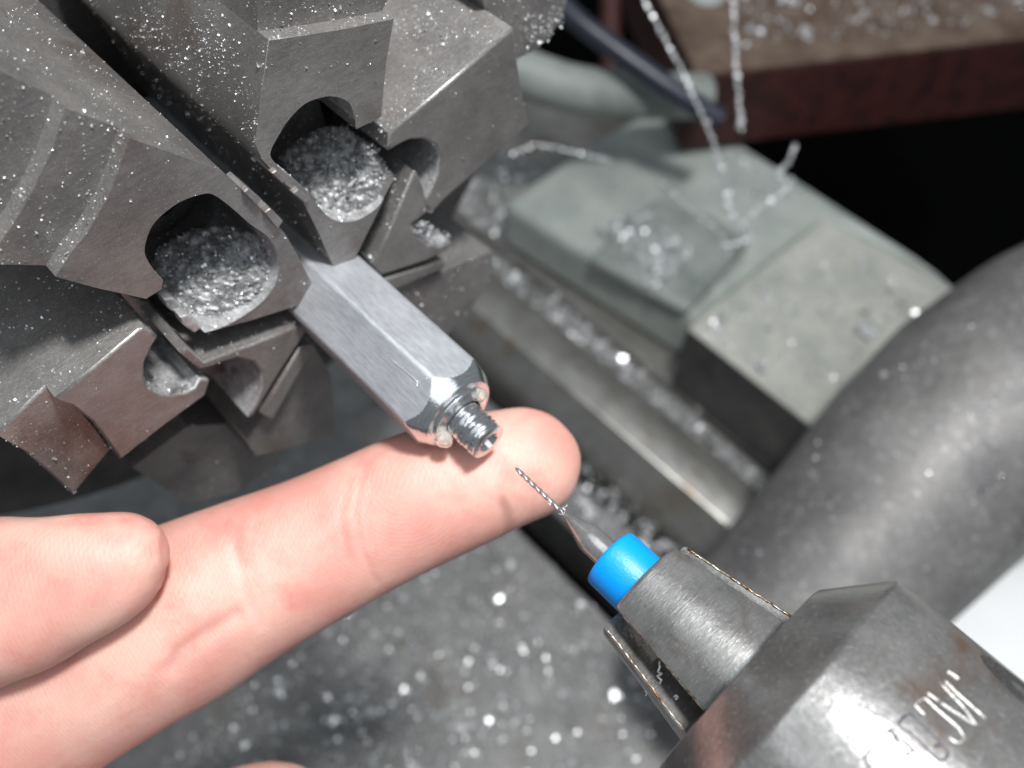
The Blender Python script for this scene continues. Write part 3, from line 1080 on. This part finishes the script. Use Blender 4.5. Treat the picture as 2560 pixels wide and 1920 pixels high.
def chip_template():
    """a few bent flakes"""
    T = []
    for s in range(5):
        r = np.random.default_rng(s)
        n = 3
        V, Fc = [], []
        ang = 0.0
        p = np.array([0.0, 0, 0])
        for i in range(n + 1):
            w = .35 + .3 * r.random()
            V += [(p[0], -w, p[2]), (p[0], w, p[2])]
            ang += r.uniform(-.9, .9)
            p = p + np.array([math.cos(ang), 0, math.sin(ang)]) * .55
        V = np.array(V)
        V -= V.mean(0)
        Vb = V + np.array([0, 0, .12])
        for i in range(n):
            Fc += [(2 * i, 2 * i + 1, 2 * i + 3, 2 * i + 2)]
            Fc += [(2 * i + 2 + 2 * (n + 1), 2 * i + 3 + 2 * (n + 1), 2 * i + 1 + 2 * (n + 1), 2 * i + 2 * (n + 1))]
        T.append((np.concatenate([V, Vb]), Fc))
    return T


TPL = chip_template()


def rot_rand(n):
    q = rng.normal(size=(n, 4))
    q /= np.linalg.norm(q, axis=1)[:, None]
    w, x, y, z = q.T
    return np.stack([np.stack([1 - 2 * (y * y + z * z), 2 * (x * y - z * w), 2 * (x * z + y * w)], -1),
                     np.stack([2 * (x * y + z * w), 1 - 2 * (x * x + z * z), 2 * (y * z - x * w)], -1),
                     np.stack([2 * (x * z - y * w), 2 * (y * z + x * w), 1 - 2 * (x * x + y * y)], -1)], 1)


strand([(1590, -40, 15.5), (1660, 90, 15.6), (1705, 180, 15.7), (1750, 280, 15.8), (1790, 380, 16), (1815, 480, 16.3), (1835, 560, 16.6)], .05, 26, "slanting beaded swarf strand hanging left of the plank")
strand([(1826, -40, 16), (1832, 100, 16), (1842, 220, 16.1), (1850, 330, 16.2)], .05, 30, "straight upright swarf strand hanging beside the plank")
strand([(1280, 385, 15.5), (1340, 362, 15.6), (1420, 375, 15.7), (1480, 388, 15.8), (1540, 400, 16)], .04, 12, "short bluish swarf strand stretching right from the chuck")
strand([(1990, 360, 16.6), (1975, 400, 16.6), (1945, 430, 16.6), (1985, 455, 16.7), (1935, 490, 16.7), (1890, 515, 16.8), (1850, 560, 16.9), (1880, 590, 16.9), (1800, 610, 17)], .05, 34, "bright tangle of swarf on the edge of the sloping casting")
strand([(1650, 450, 16.5), (1720, 520, 16.7), (1800, 580, 16.9), (1830, 640, 17)], .03, 9, "faint swarf strand lying on the sloping casting")



def chips(name, pts, nrm, size, label, mat=None, parent=None, jitter=.5):
    pts = np.asarray(pts)
    N = len(pts)
    if N == 0:
        return None
    R = rot_rand(N)
    sz = size * np.exp(rng.normal(0, jitter, N))
    V, Fc = [], []
    base = 0
    for i in range(N):
        tv, tf = TPL[i % len(TPL)]
        v = (tv @ R[i].T) * sz[i] + pts[i] + nrm[i] * sz[i] * .35
        V.append(v)
        Fc += [tuple(k + base for k in f) for f in tf]
        base += len(tv)
    V = np.concatenate(V)
    o = obj(name, V, Fc, mat or M_CHIP, parent)
    o["kind"] = "stuff"
    o["label"] = label
    if parent is None:
        o["category"] = "metal chips"
    return o


def surf_sample(V, Fc, n, cond):
    """random points on a mesh's faces; cond(points, normals) -> weights"""
    V = np.asarray(V, float)
    tris = []
    me = bpy.data.meshes.new("tmp")
    me.from_pydata([tuple(v) for v in V], [], Fc)
    me.calc_loop_triangles()
    tr = np.array([t.vertices[:] for t in me.loop_triangles])
    bpy.data.meshes.remove(me)
    a, b_, c = V[tr[:, 0]], V[tr[:, 1]], V[tr[:, 2]]
    cr = np.cross(b_ - a, c - a)
    ar = np.linalg.norm(cr, axis=1)
    nn = cr / (ar[:, None] + 1e-12)
    ids = rng.choice(len(tr), size=n, p=ar / ar.sum())
    r1, r2 = np.sqrt(rng.random(n)), rng.random(n)
    P = a[ids] * (1 - r1)[:, None] + b_[ids] * (r1 * (1 - r2))[:, None] + c[ids] * (r1 * r2)[:, None]
    Nn = nn[ids]
    w = cond(P, Nn)
    keep = rng.random(n) < w
    return P[keep], Nn[keep]


def inpoly(pp, poly):
    x, y = pp[:, 0], pp[:, 1]
    ins = np.zeros(len(pp), bool)
    n = len(poly)
    for i in range(n):
        x1, y1 = poly[i]
        x2, y2 = poly[(i + 1) % n]
        c = ((y1 > y) != (y2 > y)) & (x < (x2 - x1) * (y - y1) / (y2 - y1 + 1e-9) + x1)
        ins ^= c
    return ins


def clump(P, scale):
    """cheap smooth pseudo-noise 0..1"""
    q = P * scale
    return .5 + .25 * np.sin(q[:, 0] * 1.7 + np.sin(q[:, 1] * 2.3) * 1.3) + .25 * np.sin(q[:, 2] * 2.1 + np.sin(q[:, 0] * 1.1) * 1.7)


def tocam(P):
    d = CAM - P
    return d / np.linalg.norm(d, axis=1)[:, None]


# chips clinging to the jaws: thick on upward flanks, hole walls and treads, thin on the front faces
pts, nrs = [], []
for key, n in (("A", 150000), ("B", 110000), ("C", 50000), ("F", 110000), ("E", 16000), ("D", 8000)):
    Vj, Fj = CHIPSRC[key]
    def cond(P, N):
        q = proj(P)
        vis = (N * tocam(P)).sum(1) > .02
        infr = (q[:, 0] > -40) & (q[:, 0] < 1500) & (q[:, 1] > -40) & (q[:, 1] < 1300)
        upw = N[:, 2]
        front = N[:, 0] > .9
        w = np.where(front, .02, np.clip(.25 + .5 * upw, .03, .8) * np.clip(clump(P, 3.0) * 1.5 - .2, 0.05, 1))
        tread = front & (P[:, 0] < X0 - .1)
        w = np.where(tread, .22, w)
        w = np.where((q[:, 0] < 560) & (N[:, 1] > .3), w * .25, w) if key == 'B' else w
        return w * vis * infr
    P, N = surf_sample(Vj, Fj, n, cond)
    pts.append(P)
    nrs.append(N)
chips("metal_chips", np.concatenate(pts), np.concatenate(nrs), .0065, "fine bright aluminium chips clinging to the chuck jaws")
# heaps of dust inside the two big holes, at the slot's end and on the right-hand jaw
HEAP = [([(700, 400), (790, 330), (900, 340), (985, 400), (985, 440), (940, 515), (860, 550), (790, 500)], X0 - .25, 900, .02),
        ([(390, 640), (470, 600), (600, 600), (690, 650), (690, 710), (600, 790), (512, 826), (420, 740)], X0 - .25, 900, .02)]
pts, nrs = [], []
wdir = np.array([.727, .687])
for hole, poly in ((A1h, [(690, 392), (745, 350), (800, 318), (870, 312), (940, 372), (990, 440), (968, 490), (940, 522), (900, 549), (860, 557), (823, 545), (788, 507), (735, 450)]),
                   (B1h, [(372, 660), (400, 612), (470, 575), (560, 560), (640, 580), (692, 632), (699, 672), (688, 712), (655, 757), (600, 797), (550, 822), (510, 834), (455, 790), (404, 724)])):
    poly = np.array(poly, float)
    # the heap slopes from deep in the bore up to the front lip
    tl = poly @ wdir
    lo, hi = poly.min(0), poly.max(0)
    nx_, ny_ = 46, 46
    idx = -np.ones((nx_, ny_), int)
    Vh, Fh = [], []
    def hx(q):
        t = np.clip((q @ wdir - tl.min()) / (tl.max() - tl.min()), 0, 1)
        return X0 - .08 - 1.0 * (1 - t) ** 1.3
    for a in range(nx_):
        for c in range(ny_):
            q = lo + (hi - lo) * np.array([a / (nx_ - 1), c / (ny_ - 1)])
            if inpoly(q[None], poly)[0]:
                idx[a, c] = len(Vh)
                Vh.append(at(q[0], q[1], 0, hx(q) + .014 * rng.normal()))
    for a in range(nx_ - 1):
        for c in range(ny_ - 1):
            f = (idx[a, c], idx[a, c + 1], idx[a + 1, c + 1], idx[a + 1, c])
            if min(f) >= 0:
                Fh.append(f)
    jo = [o for o in chuck.children if o.name.startswith("jaw")][0 if hole is A1h else 1]
    ho = obj("chip_heap", Vh, Fh, M_DUST, jo, 60)
    ho["kind"] = "stuff"
    q = lo + rng.random((2600, 2)) * (hi - lo)
    q = q[inpoly(q, poly)]
    pts.append(np.array([at(p[0], p[1], 0, hx(p) + .008 * rng.normal()) for p in q]))
    nrs.append(np.tile([.8, 0, .6], (len(q), 1)))
for (cx, cy, rx, ry, n, x) in ((1055, 572, 26, 22, 260, X0 - .05), (1092, 592, 34, 18, 300, X0 - .05), (1345, 70, 40, 40, 220, X0 - .48), (1385, 45, 25, 30, 120, X0 - .48), (1060, 480, 30, 22, 120, X0 - .3),
                               (930, 372, 20, 12, 60, X0 - .3)):
    a = rng.random(n) * 2 * math.pi
    r = np.sqrt(rng.random(n))
    P = np.array([at(cx + rx * r_ * math.cos(t), cy + ry * r_ * math.sin(t), 0, x) for r_, t in zip(r, a)])
    P[:, 0] += .10 * (1 - r ** 2) * rng.random(n)
    pts.append(P)
    nrs.append(np.tile([1.0, 0, 0], (n, 1)))
chips("metal_chips", np.concatenate(pts), np.concatenate(nrs), .0085, "packed chip dust heaped inside the jaw holes and against the right-hand jaw")


# chips on the bed, the block, the castings and the tray
def bedchips(spec, name, label, size, jitter=.6):
    pts, nrs = [], []
    for poly, z, n in spec:
        poly = np.array(poly, float)
        lo, hi = poly.min(0), poly.max(0)
        q = lo + rng.random((n * 4, 2)) * (hi - lo)
        q = q[inpoly(q, poly)][:n]
        P = np.array([at(a, b_, 2, z) for a, b_ in q])
        k = (clump(P, 1.2) + .35 > rng.random(len(P))) & ((P[:, 1] < ygap0 - .1) | (P[:, 1] > ygap1 + .1))
        P = P[k]
        pts.append(P)
        nrs.append(np.tile([0, 0, 1.0], (len(P), 1)))
    return chips(name, np.concatenate(pts), np.concatenate(nrs), size * KB * .85, label, jitter=jitter)


bedchips([([(350, 1950), (900, 1480), (1480, 1230), (1620, 1330), (1750, 1600), (1600, 1950)], ZB - 1.19 * KB, 6000)], "metal_chips", "scattered chips on the front way of the bed", .033)
bedchips([([(1400, 1180), (1480, 1160), (1750, 1400), (1640, 1420), (1440, 1260)], ZB - 1.24 * KB, 420)], "metal_chips", "glinting chips between the finger and the rail", .05)
bedchips([([(1110, 560), (1180, 600), (1450, 800), (1950, 1230), (1880, 1240), (1500, 900), (1200, 690)], ZB - .345 * KB, 3800)], "metal_chips", "band of chips lying in the groove behind the rail", .05)
bedchips([([(1130, 420), (1290, 380), (1480, 560), (1660, 760), (1560, 800), (1300, 620), (1150, 540)], ZB - .035, 3200)], "metal_chips", "chips on the flat way right of the chuck", .045)
bedchips([([(1490, 560), (1600, 520), (1740, 640), (1640, 740)], zc + .51, 1000), ([(1790, 330), (1900, 400), (2020, 480), (1820, 520), (1750, 600)], zc + .01, 320)], "metal_chips", "small heap of chips on the sloping casting", .04)
bedchips([([(1740, 820), (2030, 590), (2370, 720), (2030, 1040)], ZT + .01, 700)], "metal_chips", "sparse chips on top of the painted block", .04)
bedchips([([(1850, -20), (2580, -20), (2580, 50), (1860, 120)], za + .01, 420)], "metal_chips", "chips strewn along the worn plank top", .05)
P, N = surf_sample(CAPV, CAPF, 16000, lambda P, N: (((N * tocam(P)).sum(1) > .45) & (proj(P)[:, 0] > 1700) & (proj(P)[:, 0] < 2600)) * .2)
chips("metal_chips", P, N, .028, "chips sprinkled over the tailstock casting")
